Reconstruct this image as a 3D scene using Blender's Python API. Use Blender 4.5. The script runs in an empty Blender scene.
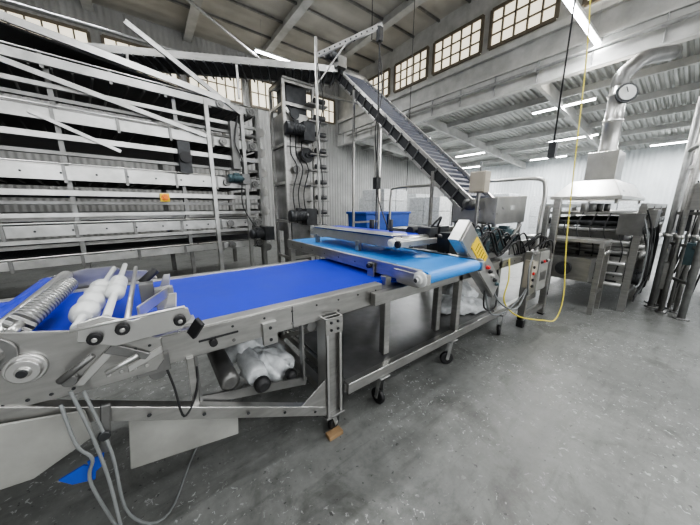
import bpy, math, random
from mathutils import Vector, Matrix
random.seed(7)
# ------------------------------------------------------------------ materials
def newmat(name):
    m=bpy.data.materials.new(name); m.use_nodes=True
    nt=m.node_tree; b=nt.nodes['Principled BSDF']; return m,nt,b
def mk(name,col,rough=.5,metal=0.,var=.12,scale=6.,bump=0.,rvar=.1,stretch=(1,1,1),emit=None,es=0,spec=.5,alpha=None,trans=0,grime=0):
    m,nt,b=newmat(name)
    tc=nt.nodes.new('ShaderNodeTexCoord'); mp=nt.nodes.new('ShaderNodeMapping')
    mp.inputs['Scale'].default_value=stretch
    nt.links.new(tc.outputs['Object'],mp.inputs['Vector'])
    n=nt.nodes.new('ShaderNodeTexNoise'); n.inputs['Scale'].default_value=scale; n.inputs['Detail'].default_value=5
    nt.links.new(mp.outputs['Vector'],n.inputs['Vector'])
    cr=nt.nodes.new('ShaderNodeValToRGB')
    cr.color_ramp.elements[0].position=.3; cr.color_ramp.elements[1].position=.7
    cr.color_ramp.elements[0].color=tuple(c*(1-var) for c in col)+(1,)
    cr.color_ramp.elements[1].color=tuple(min(1,c*(1+var)) for c in col)+(1,)
    nt.links.new(n.outputs['Fac'],cr.inputs['Fac'])
    if grime:
        g=nt.nodes.new('ShaderNodeTexNoise'); g.inputs['Scale'].default_value=2.3; g.inputs['Detail'].default_value=8; g.inputs['Roughness'].default_value=.6
        nt.links.new(tc.outputs['Object'],g.inputs['Vector'])
        gr=nt.nodes.new('ShaderNodeValToRGB'); gr.color_ramp.elements[0].position=.35; gr.color_ramp.elements[1].position=.65
        gr.color_ramp.elements[0].color=(1-grime,1-grime,1-grime*1.05,1); gr.color_ramp.elements[1].color=(1,1,1,1)
        nt.links.new(g.outputs['Fac'],gr.inputs['Fac'])
        mx=nt.nodes.new('ShaderNodeMix'); mx.data_type='RGBA'; mx.blend_type='MULTIPLY'; mx.inputs['Factor'].default_value=1
        nt.links.new(cr.outputs['Color'],mx.inputs['A']);nt.links.new(gr.outputs['Color'],mx.inputs['B'])
        nt.links.new(mx.outputs['Result'],b.inputs['Base Color'])
    else: nt.links.new(cr.outputs['Color'],b.inputs['Base Color'])
    mr=nt.nodes.new('ShaderNodeMapRange'); mr.inputs['To Min'].default_value=max(.02,rough-rvar); mr.inputs['To Max'].default_value=min(1,rough+rvar)
    nt.links.new(n.outputs['Fac'],mr.inputs['Value']); nt.links.new(mr.outputs['Result'],b.inputs['Roughness'])
    b.inputs['Metallic'].default_value=metal
    b.inputs['Specular IOR Level'].default_value=spec
    if trans: b.inputs['Transmission Weight'].default_value=trans
    if bump:
        bp=nt.nodes.new('ShaderNodeBump'); bp.inputs['Strength'].default_value=bump; bp.inputs['Distance'].default_value=.01
        nt.links.new(n.outputs['Fac'],bp.inputs['Height']); nt.links.new(bp.outputs['Normal'],b.inputs['Normal'])
    if emit:
        b.inputs['Emission Color'].default_value=emit+(1,); b.inputs['Emission Strength'].default_value=es
    return m
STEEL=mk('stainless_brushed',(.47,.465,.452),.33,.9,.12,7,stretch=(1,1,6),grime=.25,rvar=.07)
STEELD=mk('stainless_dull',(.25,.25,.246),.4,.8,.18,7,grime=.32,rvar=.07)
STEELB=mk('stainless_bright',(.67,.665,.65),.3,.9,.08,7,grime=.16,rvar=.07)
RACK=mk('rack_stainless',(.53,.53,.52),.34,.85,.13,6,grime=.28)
DARK=mk('dark_steel',(.045,.047,.05),.45,.4,.3,10)
GALV=mk('galvanised',(.38,.385,.38),.42,.7,.15,15,grime=.25)
BLACK=mk('black_rubber',(.014,.014,.015),.5,0,.3,20)
BLUE=mk('belt_blue',(.004,.028,.52),.42,0,.07,5,bump=.05)
LBLUE=mk('belt_light_blue',(.04,.25,.66),.4,0,.06,6,bump=.05)
WHITEP=mk('white_plastic',(.66,.67,.66),.35,0,.06,8)
FILM=mk('plastic_film',(.62,.64,.65),.2,0,.2,16,bump=.8)
TEAL=mk('motor_grey_teal',(.05,.085,.095),.4,.2,.25,10)
NAVY=mk('belt_flight_navy',(.012,.018,.04),.45,0,.2,10)
TAN=mk('box_beige',(.42,.38,.31),.5,0,.06,8)
YEL=mk('sticker_yellow',(.85,.6,.02),.5,0,.05,8)
YCAB=mk('cable_yellow',(.70,.60,.08),.45,0,.05,8)
ORG=mk('orange_button',(.8,.22,.02),.4,0,.05,8)
RED=mk('red_button',(.6,.02,.02),.4,0,.05,8)
BBIN=mk('bin_blue',(.02,.07,.34),.45,0,.1,8)
TAPE=mk('tape_blue',(.02,.07,.42),.5,0,.1,8)
WOOD=mk('wood_block',(.26,.17,.09),.7,0,.25,10)
GREYC=mk('cable_grey',(.2,.21,.21),.5,0,.1,8)
PANEL=mk('guard_panel',(.36,.36,.34),.4,.1,.15,5,grime=.3)
WPAINT=mk('white_paint_steel',(.48,.48,.465),.5,0,.15,3,grime=.25)
TUBE=mk('fluoro_tube',(1,1,1),.5,0,.01,1,emit=(.95,.98,1.),es=20)
PANE=mk('window_glass_daylight',(.5,.48,.4),.4,0,.25,2,emit=(1.,.91,.73),es=1.0)
PANE_FILL=mk('window_glass_open_sky',(.8,.8,.8),.4,0,.1,3,emit=(.95,.98,1.),es=3.)  # glowing panes added behind the camera to brighten south-facing steel
FRAME=mk('window_frame',(.13,.11,.08),.6,0,.15,5)
def wavemat(name,col,scale,axis,metal=0.,rough=.5,strength=.6,dark=.75):
    m,nt,b=newmat(name)
    tc=nt.nodes.new('ShaderNodeTexCoord'); w=nt.nodes.new('ShaderNodeTexWave')
    w.wave_type='BANDS'; w.bands_direction=axis; w.inputs['Scale'].default_value=scale; w.inputs['Distortion'].default_value=0
    nt.links.new(tc.outputs['Object'],w.inputs['Vector'])
    n=nt.nodes.new('ShaderNodeTexNoise'); n.inputs['Scale'].default_value=1.3; n.inputs['Detail'].default_value=6
    nt.links.new(tc.outputs['Object'],n.inputs['Vector'])
    cr=nt.nodes.new('ShaderNodeValToRGB')
    cr.color_ramp.elements[0].position=.3; cr.color_ramp.elements[1].position=.7
    cr.color_ramp.elements[0].color=tuple(c*dark for c in col)+(1,); cr.color_ramp.elements[1].color=tuple(col)+(1,)
    nt.links.new(n.outputs['Fac'],cr.inputs['Fac']); nt.links.new(cr.outputs['Color'],b.inputs['Base Color'])
    bp=nt.nodes.new('ShaderNodeBump'); bp.inputs['Strength'].default_value=strength; bp.inputs['Distance'].default_value=.03
    nt.links.new(w.outputs['Fac'],bp.inputs['Height']); nt.links.new(bp.outputs['Normal'],b.inputs['Normal'])
    b.inputs['Metallic'].default_value=metal; b.inputs['Roughness'].default_value=rough
    return m
CORRY=wavemat('corrugated_roof',(.44,.445,.42),2.2,'Y',.3,.4,.3,.7)
PANELROOF=wavemat('panel_ceiling',(.46,.44,.395),.8,'Y',0,.55,.5,.7)
SIDING=wavemat('ribbed_siding',(.56,.59,.60),2.,'Y',0,.6,.7,.8)
SIDINGX=wavemat('ribbed_siding_x',(.32,.32,.31),2.,'X',0,.6,.7,.7)
MESH=wavemat('wire_mesh_belt',(.13,.132,.135),22,'X',.6,.45,1.,.6)
MESHS=wavemat('knurled_roller',(.58,.58,.57),18,'DIAGONAL',.85,.35,1.,.8)
def floormat():
    m,nt,b=newmat('concrete_floor'); N=nt.nodes.new; L=nt.links.new
    tc=N('ShaderNodeTexCoord')
    def noise(sc,d,r=.5,dist=0.,vec=None):
        n=N('ShaderNodeTexNoise'); n.inputs['Scale'].default_value=sc; n.inputs['Detail'].default_value=d; n.inputs['Roughness'].default_value=r; n.inputs['Distortion'].default_value=dist
        L(vec or tc.outputs['Object'],n.inputs['Vector']); return n
    def ramp(src,p0,p1,c0,c1):
        c=N('ShaderNodeValToRGB'); e=c.color_ramp.elements; e[0].position=p0;e[1].position=p1;e[0].color=(*c0,1);e[1].color=(*c1,1)
        L(src,c.inputs['Fac']); return c
    def mul(a,bb):
        mx=N('ShaderNodeMix'); mx.data_type='RGBA'; mx.blend_type='MULTIPLY'; mx.inputs['Factor'].default_value=1
        L(a,mx.inputs['A']); L(bb,mx.inputs['B']); return mx.outputs['Result']
    n1=noise(.7,9,.65); n2=noise(7,10,.7); n4=noise(1.7,8,.7,.6)
    base=ramp(n1.outputs['Fac'],.34,.66,(.145,.15,.143),(.225,.23,.22))
    c=mul(base.outputs['Color'],ramp(n2.outputs['Fac'],.35,.65,(.72,.72,.72),(1.12,1.12,1.12)).outputs['Color'])
    c=mul(c,ramp(n4.outputs['Fac'],.38,.47,(.68,.68,.67),(1,1,1)).outputs['Color'])
    mp=N('ShaderNodeMapping'); mp.inputs['Scale'].default_value=(1,7,1); mp.inputs['Rotation'].default_value=(0,0,.5); L(tc.outputs['Object'],mp.inputs['Vector'])
    c=mul(c,ramp(noise(2.5,6,.6,0,mp.outputs['Vector']).outputs['Fac'],.33,.45,(.8,.8,.8),(1,1,1)).outputs['Color'])
    mask=ramp(noise(1.3,5,.6).outputs['Fac'],.42,.55,(0,0,0),(1,1,1))
    fl=ramp(noise(30,6,.6,1.).outputs['Fac'],.615,.64,(0,0,0),(1,1,1))
    mk_=mul(mask.outputs['Color'],fl.outputs['Color'])
    m2=N('ShaderNodeMix'); m2.data_type='RGBA'; L(mk_,m2.inputs['Factor']); L(c,m2.inputs['A']); m2.inputs['B'].default_value=(.42,.43,.42,1)
    n5=noise(26,5,.6); dk=ramp(n5.outputs['Fac'],.32,.36,(.4,.4,.4),(1,1,1))
    L(mul(m2.outputs['Result'],dk.outputs['Color']),b.inputs['Base Color'])
    mr=N('ShaderNodeMapRange'); mr.inputs['From Min'].default_value=.3; mr.inputs['From Max'].default_value=.7; mr.inputs['To Min'].default_value=.33; mr.inputs['To Max'].default_value=.58
    L(n2.outputs['Fac'],mr.inputs['Value']); L(mr.outputs['Result'],b.inputs['Roughness'])
    bp=N('ShaderNodeBump'); bp.inputs['Strength'].default_value=.35; bp.inputs['Distance'].default_value=.01
    L(n2.outputs['Fac'],bp.inputs['Height']); L(bp.outputs['Normal'],b.inputs['Normal'])
    return m
FLOOR=floormat()
# ------------------------------------------------------------------ builder
class B:
    def __init__(s,name,bevel=.003,M=None):
        s.n=name;s.v=[];s.f=[];s.mi=[];s.sm=[];s.mats=[];s.bev=bevel;s.M=M or Matrix.Identity(4)
    def m(s,mat):
        if mat not in s.mats: s.mats.append(mat)
        return s.mats.index(mat)
    def add(s,vs,fs,mat,smooth=False):
        o=len(s.v); s.v+= [s.M@Vector(p) for p in vs]; i=s.m(mat)
        for k,f in enumerate(fs):
            s.f.append([o+a for a in f]); s.mi.append(i)
            s.sm.append(smooth[k] if isinstance(smooth,list) else smooth)
    def bx(s,x0,x1,y0,y1,z0,z1,mat,R=None):
        vs=[(x,y,z) for x in(x0,x1) for y in(y0,y1) for z in(z0,z1)]
        fs=[(0,1,3,2),(4,6,7,5),(0,4,5,1),(2,3,7,6),(0,2,6,4),(1,5,7,3)]
        if R: vs=[R@Vector(p) for p in vs]
        s.add(vs,fs,mat)
    def beam(s,p,q,w,h,mat,up=(0,0,1)):
        p=Vector(p);q=Vector(q);d=(q-p).normalized();u=Vector(up)
        if abs(d.dot(u))>.98:u=Vector((0,1,0))
        sd=d.cross(u).normalized();u=sd.cross(d).normalized()
        vs=[]
        for e in(p,q):
            for a,b in((-1,-1),(1,-1),(1,1),(-1,1)): vs.append(e+sd*a*w/2+u*b*h/2)
        s.add(vs,[(0,3,2,1),(4,5,6,7),(0,1,5,4),(1,2,6,5),(2,3,7,6),(3,0,4,7)],mat)
    def rev(s,p,d,prof,mat,seg=20):
        p=Vector(p);d=Vector(d).normalized();a=d.orthogonal().normalized();b=d.cross(a)
        vs=[];fs=[];sm=[]
        for t,r in prof:
            for k in range(seg):
                g=2*math.pi*k/seg; vs.append(p+d*t+(a*math.cos(g)+b*math.sin(g))*r)
        for i in range(len(prof)-1):
            for k in range(seg):
                k2=(k+1)%seg; fs.append((i*seg+k,i*seg+k2,(i+1)*seg+k2,(i+1)*seg+k)); sm.append(abs(prof[i][0]-prof[i+1][0])>1e-5)
        fs.append(tuple(range(seg-1,-1,-1)));sm.append(False)
        n=len(prof)-1;fs.append(tuple(n*seg+k for k in range(seg)));sm.append(False)
        s.add(vs,fs,mat,sm)
    def cyl(s,p,q,r,mat,seg=16,r2=None):
        p=Vector(p);q=Vector(q); s.rev(p,q-p,[(0,r),((q-p).length,r if r2 is None else r2)],mat,seg)
    def tube(s,pts,r,mat,seg=8,smooth=True,n=6):
        P=[Vector(p) for p in pts]
        if smooth and len(P)>2:
            Q=[]
            for i in range(len(P)-1):
                p0=P[max(i-1,0)];p1=P[i];p2=P[i+1];p3=P[min(i+2,len(P)-1)]
                for k in range(n):
                    t=k/n; Q.append(.5*((2*p1)+(-p0+p2)*t+(2*p0-5*p1+4*p2-p3)*t*t+(-p0+3*p1-3*p2+p3)*t**3))
            Q.append(P[-1]);P=Q
        vs=[];fs=[];a=None
        for i,p in enumerate(P):
            d=(P[min(i+1,len(P)-1)]-P[max(i-1,0)]).normalized()
            if a is None:a=d.orthogonal().normalized()
            a=(a-d*a.dot(d)).normalized();b=d.cross(a)
            for k in range(seg):
                g=2*math.pi*k/seg;vs.append(p+(a*math.cos(g)+b*math.sin(g))*r)
        for i in range(len(P)-1):
            for k in range(seg):
                k2=(k+1)%seg;fs.append((i*seg+k,i*seg+k2,(i+1)*seg+k2,(i+1)*seg+k))
        fs.append(tuple(range(seg-1,-1,-1)));fs.append(tuple((len(P)-1)*seg+k for k in range(seg)))
        s.add(vs,fs,mat,True)
    def poly(s,pts,axis,a0,a1,mat):
        def mk3(p,a): return {'y':(p[0],a,p[1]),'x':(a,p[0],p[1]),'z':(p[0],p[1],a)}[axis]
        n=len(pts);vs=[mk3(p,a0) for p in pts]+[mk3(p,a1) for p in pts]
        fs=[tuple(range(n)),tuple(range(2*n-1,n-1,-1))]+[(i,i+n,(i+1)%n+n,(i+1)%n) for i in range(n)]
        s.add(vs,fs,mat)
    def chan(s,p,q,w,h,t,mat,side=1):
        p=Vector(p);q=Vector(q);d=(q-p).normalized();sd=d.cross(Vector((0,0,1))).normalized()*side;u=sd.cross(d).normalized()
        if u.z<0:u=-u
        s.beam(p,q,t,h,mat)
        for k in(-1,1):
            o=sd*w/2+u*k*(h/2-t/2); s.beam(p+o,q+o,w,t,mat)
    def bolts(s,p,q,n,r,nrm,mat=None):
        p=Vector(p);q=Vector(q);nrm=Vector(nrm)
        for i in range(n):
            c=p.lerp(q,i/max(1,n-1)); s.cyl(c,c+nrm*r*.8,r,mat or STEELD,6)
    def blob(s,c,sz,mat,seed,lumps=.18):
        R=random.Random(seed);vs=[];fs=[];nu,nv=28,18
        ph=[R.random()*6 for _ in range(8)]
        for j in range(nv+1):
            th=math.pi*j/nv
            for i in range(nu):
                g=2*math.pi*i/nu; k=1+lumps*math.sin(3*g+ph[0]+2*th)*math.sin(th)+lumps*.6*math.sin(7*g+ph[1]-3*th)*math.sin(th)+lumps*.45*math.sin(11*g+ph[2]+8*th)*math.sin(th)
                vs.append((c[0]+sz[0]*k*math.sin(th)*math.cos(g),c[1]+sz[1]*k*math.sin(th)*math.sin(g),max(c[2]-sz[2]*.7,c[2]+sz[2]*k*math.cos(th))))
        for j in range(nv):
            for i in range(nu):
                i2=(i+1)%nu;fs.append((j*nu+i,j*nu+i2,(j+1)*nu+i2,(j+1)*nu+i))
        s.add(vs,fs,mat,True)
    def done(s):
        me=bpy.data.meshes.new(s.n);me.from_pydata([tuple(v) for v in s.v],[],s.f)
        for m in s.mats: me.materials.append(m)
        me.polygons.foreach_set('material_index',s.mi);me.polygons.foreach_set('use_smooth',s.sm)
        me.update()
        import bmesh
        bm=bmesh.new();bm.from_mesh(me);bmesh.ops.recalc_face_normals(bm,faces=bm.faces);bm.to_mesh(me);bm.free()
        ob=bpy.data.objects.new(s.n,me);bpy.context.scene.collection.objects.link(ob)
        if s.bev:
            md=ob.modifiers.new('bevel','BEVEL');md.width=s.bev;md.segments=1;md.limit_method='ANGLE';md.angle_limit=math.radians(50)
        return ob
V=Vector
def caster(b,x,y,z,r=.06,rot=0.):
    c,s_=math.cos(rot),math.sin(rot)
    b.bx(x-.05,x+.05,y-.05,y+.05,z-.012,z,GALV)
    b.cyl((x,y,z-.03),(x,y,z-.012),.035,STEELD,12)
    ox,oy=x+c*.03,y+s_*.03
    for k in(-1,1):
        nx,ny=-s_*.025*k,c*.025*k
        b.beam((x+nx,y+ny,z-.03),(ox+nx,oy+ny,r-.01),.035,.005,GALV,up=(-s_,c,0))
    b.rev((ox+s_*.018,oy-c*.018,r),(-s_,c,0),[(0,r-.01),(.004,r),(.032,r),(.036,r-.01)],BLACK,18)
    b.cyl((ox+s_*.03,oy-c*.03,r),(ox-s_*.03,oy+c*.03,r),.014,STEEL,10)
def motor(b,p,d,L,r,mat):
    p=V(p);d=V(d).normalized()
    prof=[(0,r*.5),(0,r*.92),(L*.12,r)]
    n=7
    for i in range(n):
        t=L*(.15+.6*i/n);prof+=[(t,r),(t,r*.9),(t+L*.04,r*.9),(t+L*.04,r)]
    prof+=[(L*.8,r),(L*.8,r*1.04),(L*.97,r*.96),(L,r*.5)]
    b.rev(p,d,prof,mat,20);b.cyl(p-d*.06,p,r*.2,STEELB,10)
    c=p+d*L*.45; b.bx(c.x-.05,c.x+.05,c.y-.05,c.y+.05,c.z+r*.85,c.z+r*1.35,mat)
# ------------------------------------------------------------------ room
X0,X1,X2=-5.,8.,17.; Y0,Y1=-7.,11.5; ZC=7.2
b=B('floor',0);b.bx(X0,X2,Y0,Y1,-.1,0,FLOOR);b.done()
b=B('ceiling',0);b.bx(X0,X1,Y0,Y1,ZC,ZC+.1,PANELROOF)
for x in(-3,-.6,1.8,4.2,6.6): b.bx(x-.06,x+.06,Y0,Y1,ZC-.22,ZC,WPAINT);b.bx(x-.12,x+.12,Y0,Y1,ZC-.24,ZC-.22,WPAINT)
for y in range(-6,11): b.bx(X0,X1,y-.025,y+.025,ZC-.06,ZC,STEELD)
b.done()
b=B('ceiling_side_bay',0)
n=int((Y1-Y0)/.15)
for i in range(n):
    y=Y0+i*.15
    b.add([(X1,y,4.75),(X2,y,3.9),(X1,y+.05,4.75),(X2,y+.05,3.9),(X1,y+.075,4.79),(X2,y+.075,3.94),(X1,y+.125,4.79),(X2,y+.125,3.94),(X1,y+.15,4.75),(X2,y+.15,3.9)],[(0,1,3,2),(2,3,5,4),(4,5,7,6),(6,7,9,8)],CORRY)
b.poly([(X1,4.82),(X2,3.97),(X2,4.0),(X1,4.85)],'y',Y0,Y1,CORRY)
for i in range(1,6):
    x=X1+i*1.5; z=4.75-.85*(x-X1)/(X2-X1); b.bx(x-.04,x+.04,Y0,Y1,z-.16,z-.0,WPAINT)
for y in(-4,-.5,3,6.5,10):
    b.poly([(X1,4.7),(X2,3.85),(X2,3.55),(X1,4.4)],'y',y-.05,y+.05,WPAINT)
b.done()
b=B('wall_north',0);b.bx(X0,X2,Y1,Y1+.15,0,ZC,SIDINGX);b.done()
b=B('wall_south',0);b.bx(X0,X2,Y0-.15,Y0,0,ZC,SIDINGX);b.done()
b=B('wall_west',0);b.bx(X0-.15,X0,Y0,Y1,0,ZC,SIDINGX);b.done()
b=B('wall_east',0);b.bx(X2,X2+.15,Y0,Y1,0,4.0,SIDING);b.done()
b=B('wall_clerestory',0);b.bx(X1,X1+.12,Y0,Y1,4.45,ZC,WPAINT);b.done()
b=B('roof_girder',.006)
b.bx(X1-.16,X1-.0,Y0,Y1,4.40,4.44,WPAINT);b.bx(X1-.10,X1-.08,Y0,Y1,4.44,4.92,WPAINT);b.bx(X1-.16,X1,Y0,Y1,4.92,4.96,WPAINT)
for y in range(-6,12): b.bx(X1-.15,X1-.08,y-.01,y+.01,4.44,4.92,GALV)
b.bx(X1-.12,X1-.02,Y0,Y1,5.45,5.6,WPAINT)
b.done()
for cx,cy in((X1-.1,8.6),(X1-.1,-4.)):
    b=B('steel_column',.005)
    b.bx(cx-.1,cx+.1,cy-.1,cy-.085,0,4.4,WPAINT);b.bx(cx-.1,cx+.1,cy+.085,cy+.1,0,4.4,WPAINT);b.bx(cx-.01,cx+.01,cy-.085,cy+.085,0,4.4,WPAINT);b.bx(cx-.16,cx+.16,cy-.16,cy+.16,0,.02,WPAINT);b.done()
def window(name,along,fixed,a0,a1,z0,z1,nx,nz,inw,pane):
    b=B(name,0)
    def q(aa,ab,za,zb,t0,t1,mat):
        l,h=sorted((fixed+inw*t0,fixed+inw*t1))
        if along=='y': b.bx(l,h,aa,ab,za,zb,mat)
        else: b.bx(aa,ab,l,h,za,zb,mat)
    q(a0,a1,z0,z1,.0,.02,pane)
    for i in range(nx+1):
        a=a0+(a1-a0)*i/nx; w=.04 if i in(0,nx) else .018; q(a-w,a+w,z0,z1,.02,.07,FRAME)
    for i in range(nz+1):
        z=z0+(z1-z0)*i/nz; w=.04 if i in(0,nz) else .015; q(a0,a1,z-w,z+w,.02,.06,FRAME)
    b.done()
k=1
for a0,a1 in((6.35,7.8),(4.55,6.1),(2.8,4.3),(.9,2.3),(-1.,.5),(-3.,-1.4),(8.1,9.6),):
    window('window_%d'%k,'y',X1,a0,a1,5.72,6.6,5,3,-1,PANE);k+=1
for i in range(6):
    a0=-4.6+i*2.1; window('window_%d'%k,'x',Y1,a0,a0+1.8,5.4,6.4,6,2,-1,PANE);k+=1
for i in range(5):
    a0=-4.+i*3.2; window('window_%d'%k,'x',Y0,a0,a0+2.4,1.8,5.2,5,4,1,PANE_FILL);k+=1  # made-up windows on the unseen south wall, added as fill light
# ------------------------------------------------------------------ fluorescent lights
def area(loc,sx,sy,e,col=(1,1,1),rot=(0,0,0),par=None):
    l=bpy.data.lights.new('tube_light','AREA');l.shape='RECTANGLE';l.size=sx;l.size_y=sy;l.energy=e;l.color=col
    o=bpy.data.objects.new('tube_light',l);o.location=loc;o.rotation_euler=rot;bpy.context.scene.collection.objects.link(o)
    if par: o.parent=par
    return o
def fixture(x,y,z,L,axis,top,e):
    b=B('fluorescent_light',.003);h=L/2
    if axis=='x':
        b.bx(x-h,x+h,y-.06,y+.06,z,z+.05,WPAINT)
        for k in(-1,1): b.cyl((x-h+.03,y+k*.03,z-.02),(x+h-.03,y+k*.03,z-.02),.016,TUBE,8)
        hs=((x-h*.8,y),(x+h*.8,y))
    else:
        b.bx(x-.06,x+.06,y-h,y+h,z,z+.05,WPAINT)
        for k in(-1,1): b.cyl((x+k*.03,y-h+.03,z-.02),(x+k*.03,y+h-.03,z-.02),.016,TUBE,8)
        hs=((x,y-h*.8),(x,y+h*.8))
    for p in hs: b.cyl((p[0],p[1],z+.05),(p[0],p[1],top),.005,GALV,6)
    ob=b.done()
    area((x,y,z-.045),L if axis=='x' else .10,.10 if axis=='x' else L,e,(.97,.985,1.),(0,0,0),ob)
zb=lambda x:4.75-.85*(x-X1)/(X2-X1)
fixture(6.8,1.95,4.85,2.4,'x',ZC,80)
for x,y,e in((-2.5,-3.5,18),(2.,-3.5,50),(6.,-3.5,110),(-2.5,.2,20),(2.,.4,46),(-2.,4.5,70),(2.,4.2,95),(-1.5,9.,90),(4.5,9.3,90)):
    fixture(x,y,6.3,2.4,'x',ZC,e)
for x,y in((9.8,8.2),(9.8,3.),(9.8,-2),(13,7.5),(13,3.5),(13,-1.5),(15.5,9),(15.5,5),(15.5,1)):
    fixture(x,y,zb(x)-.25,1.5,'y',zb(x),135)
# ------------------------------------------------------------------ main belt conveyor
def belt(b,x0,x1,y0,y1,zt,mat,r=.03,axis='x',t=.006):
    pts=[]
    n=8
    a0,a1=(x0,x1)
    for i in range(n+1):
        g=math.pi/2-math.pi*i/n; pts.append((a1-r+r*math.cos(g),zt-r+r*math.sin(g)))
    for i in range(n+1):
        g=-math.pi/2-math.pi*i/n; pts.append((a0+r+r*math.cos(g),zt-r+r*math.sin(g)))
    b.poly(pts,'y',y0,y1,mat) if axis=='x' else b.poly(pts,'x',y0,y1,mat)
b=B('belt_conveyor',.003)
belt(b,-1.3,1.75,1.44,2.46,.985,BLUE,.035)
for y,s_ in((1.36,-1),(2.52,1)):
    b.bx(-1.25,1.32,y-.004,y+.004,.85,.985,STEEL)
    b.bx(-1.25,1.32,min(y,y-s_*.05),max(y,y-s_*.05),.845,.853,STEEL)
    b.bx(-1.25,1.32,min(y,y-s_*.075),max(y,y-s_*.075),.985,.992,STEELB)
    b.bolts((-.05,y+s_*.006,.955),(1.25,y+s_*.006,.955),9,.007,(0,s_,0),DARK)
    b.bolts((-.05,y+s_*.006,.88),(1.25,y+s_*.006,.88),5,.009,(0,s_,0),STEELD)
for x in(-1.,-.4,.3,.8,1.25): b.bx(x-.03,x+.03,1.36,2.52,.86,.9,STEELD)
b.bx(-1.2,1.3,1.45,2.45,.862,.87,DARK)
b.bx(.42,.50,1.335,1.36,.80,.93,STEEL);b.bolts((.46,1.335,.83),(.46,1.335,.9),2,.01,(0,-1,0),DARK)
b.bx(-.12,.0,1.325,1.36,.84,.92,STEELD)
b.bx(.60,.605,1.352,1.36,.85,.985,BLACK);b.bx(.12,.30,1.35,1.357,.915,.925,BLACK)
b.cyl((.18,1.33,.9),(.18,1.36,.9),.018,BLACK,12)
for y in(1.30,2.30):
    b.bx(.79,.80,y,y+.11,.16,.87,STEELB);b.bx(.91,.92,y,y+.11,.16,.87,STEELB);b.bx(.80,.91,y+.03,y+.04,.16,.87,STEEL);b.bx(.80,.91,y+.1,y+.11,.16,.87,STEELD)
    b.bx(.79,.815,y,y+.006,.16,.87,STEELB);b.bx(.895,.92,y,y+.006,.16,.87,STEELB)
    b.bx(.78,.93,y-.01,y+.12,.15,.165,STEELD)
    b.bx(-.98,-.9,y+.05,y+.12,.16,.86,STEEL)
    b.cyl((-.94,y+.085,0.02),(-.94,y+.085,.16),.02,STEELD,10);b.cyl((-.94,y+.085,0.),(-.94,y+.085,.025),.045,BLACK,14)
b.bx(.79,.92,1.296,1.30,.76,.87,STEEL);b.bolts((.83,1.296,.84),(.83,1.296,.79),2,.010,(0,-1,0),DARK);b.bolts((.88,1.296,.84),(.88,1.296,.79),2,.010,(0,-1,0),DARK)
b.bx(.82,.88,1.41,2.3,.25,.31,STEEL);b.bx(.82,.88,1.41,2.3,.78,.84,STEEL)
b.bx(.80,1.42,2.3,2.36,.55,.60,STEEL);b.beam((.9,1.36,.8),(.9,2.3,.3),.03,.04,STEEL)
caster(b,.85,1.345,.155,.055,.4);caster(b,.85,2.35,.155,.055,1.)
for y in(1.33,2.36):
    b.beam((-.50,y,.88),(.80,y,.21),.05,.06,STEEL)
    b.beam((-.50,y,.90),(-.9,y,.90),.05,.06,STEEL)
b.bolts((-.3,1.30,.775),(.7,1.30,.265),6,.009,(0,-1,0),DARK)
b.poly([(.60,.33),(.79,.23),(.79,.45)],'y',1.31,1.32,STEEL)
b.bx(.06,.09,1.33,1.36,.58,.86,STEEL)
for x in(-.05,.75): b.cyl((x,1.4,.80),(x,2.5,.80),.035,STEELD,14)
b.done()
b=B('plastic_film_roll',.0)
def roll(p,q,r,sd=0):
    p=V(p);q=V(q);L=(q-p).length;prof=[(-.03,.02),(0,.02),(0,r*.9)]
    n=15
    for i in range(n+1): prof.append((L*(i+.5)/(n+1),r*(1+.13*math.sin(i*2.3+sd))))
    prof+=[(L,r*.9),(L,.02),(L+.04,.02)]
    b.rev(p,q-p,prof,FILM,22)
roll((.40,1.42,.57),(.40,2.25,.62),.062)
roll((.60,1.5,.52),(.60,2.3,.57),.07,1)
b.blob((.50,1.62,.52),(.12,.16,.10),FILM,21,.2);b.blob((.44,1.85,.60),(.13,.2,.12),FILM,22,.2)
b.rev((.40,1.32,.565),(0,1,0),[(0,.025),(.02,.045),(.05,.045),(.06,.03)],BLACK,16)
b.rev((.60,1.38,.51),(0,1,0),[(0,.02),(.02,.035),(.05,.035),(.06,.03)],BLACK,16)
b.rev((.24,1.36,.64),(0,1,0),[(0,.03),(.01,.05),(.9,.05),(.91,.03)],STEELD,18)
b.beam((.1,1.37,.60),(.68,1.37,.46),.012,.05,STEELD);b.beam((.1,2.34,.60),(.68,2.34,.46),.012,.05,STEELD)
b.beam((.1,1.37,.60),(.1,1.37,.85),.012,.04,STEELD);b.beam((.66,1.37,.48),(.66,1.37,.85),.012,.04,STEELD);b.beam((.66,2.34,.48),(.66,2.34,.85),.012,.04,STEELD)
b.done()
b=B('guard_panel',.004)
b.poly([(-.62,.88),(-.28,.80),(-.27,.68),(-.44,.60),(-.62,.62)],'y',1.285,1.295,PANEL)
b.poly([(-.17,.70),(.26,.475),(.25,.33),(-.20,.41)],'y',1.345,1.352,PANEL)
b.beam((-.22,1.28,.80),(-.25,1.28,.60),.03,.02,STEELD)
b.rev((-.24,1.275,.68),(0,-1,0),[(0,.02),(.02,.02)],DARK,12)
b.done()
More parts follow.
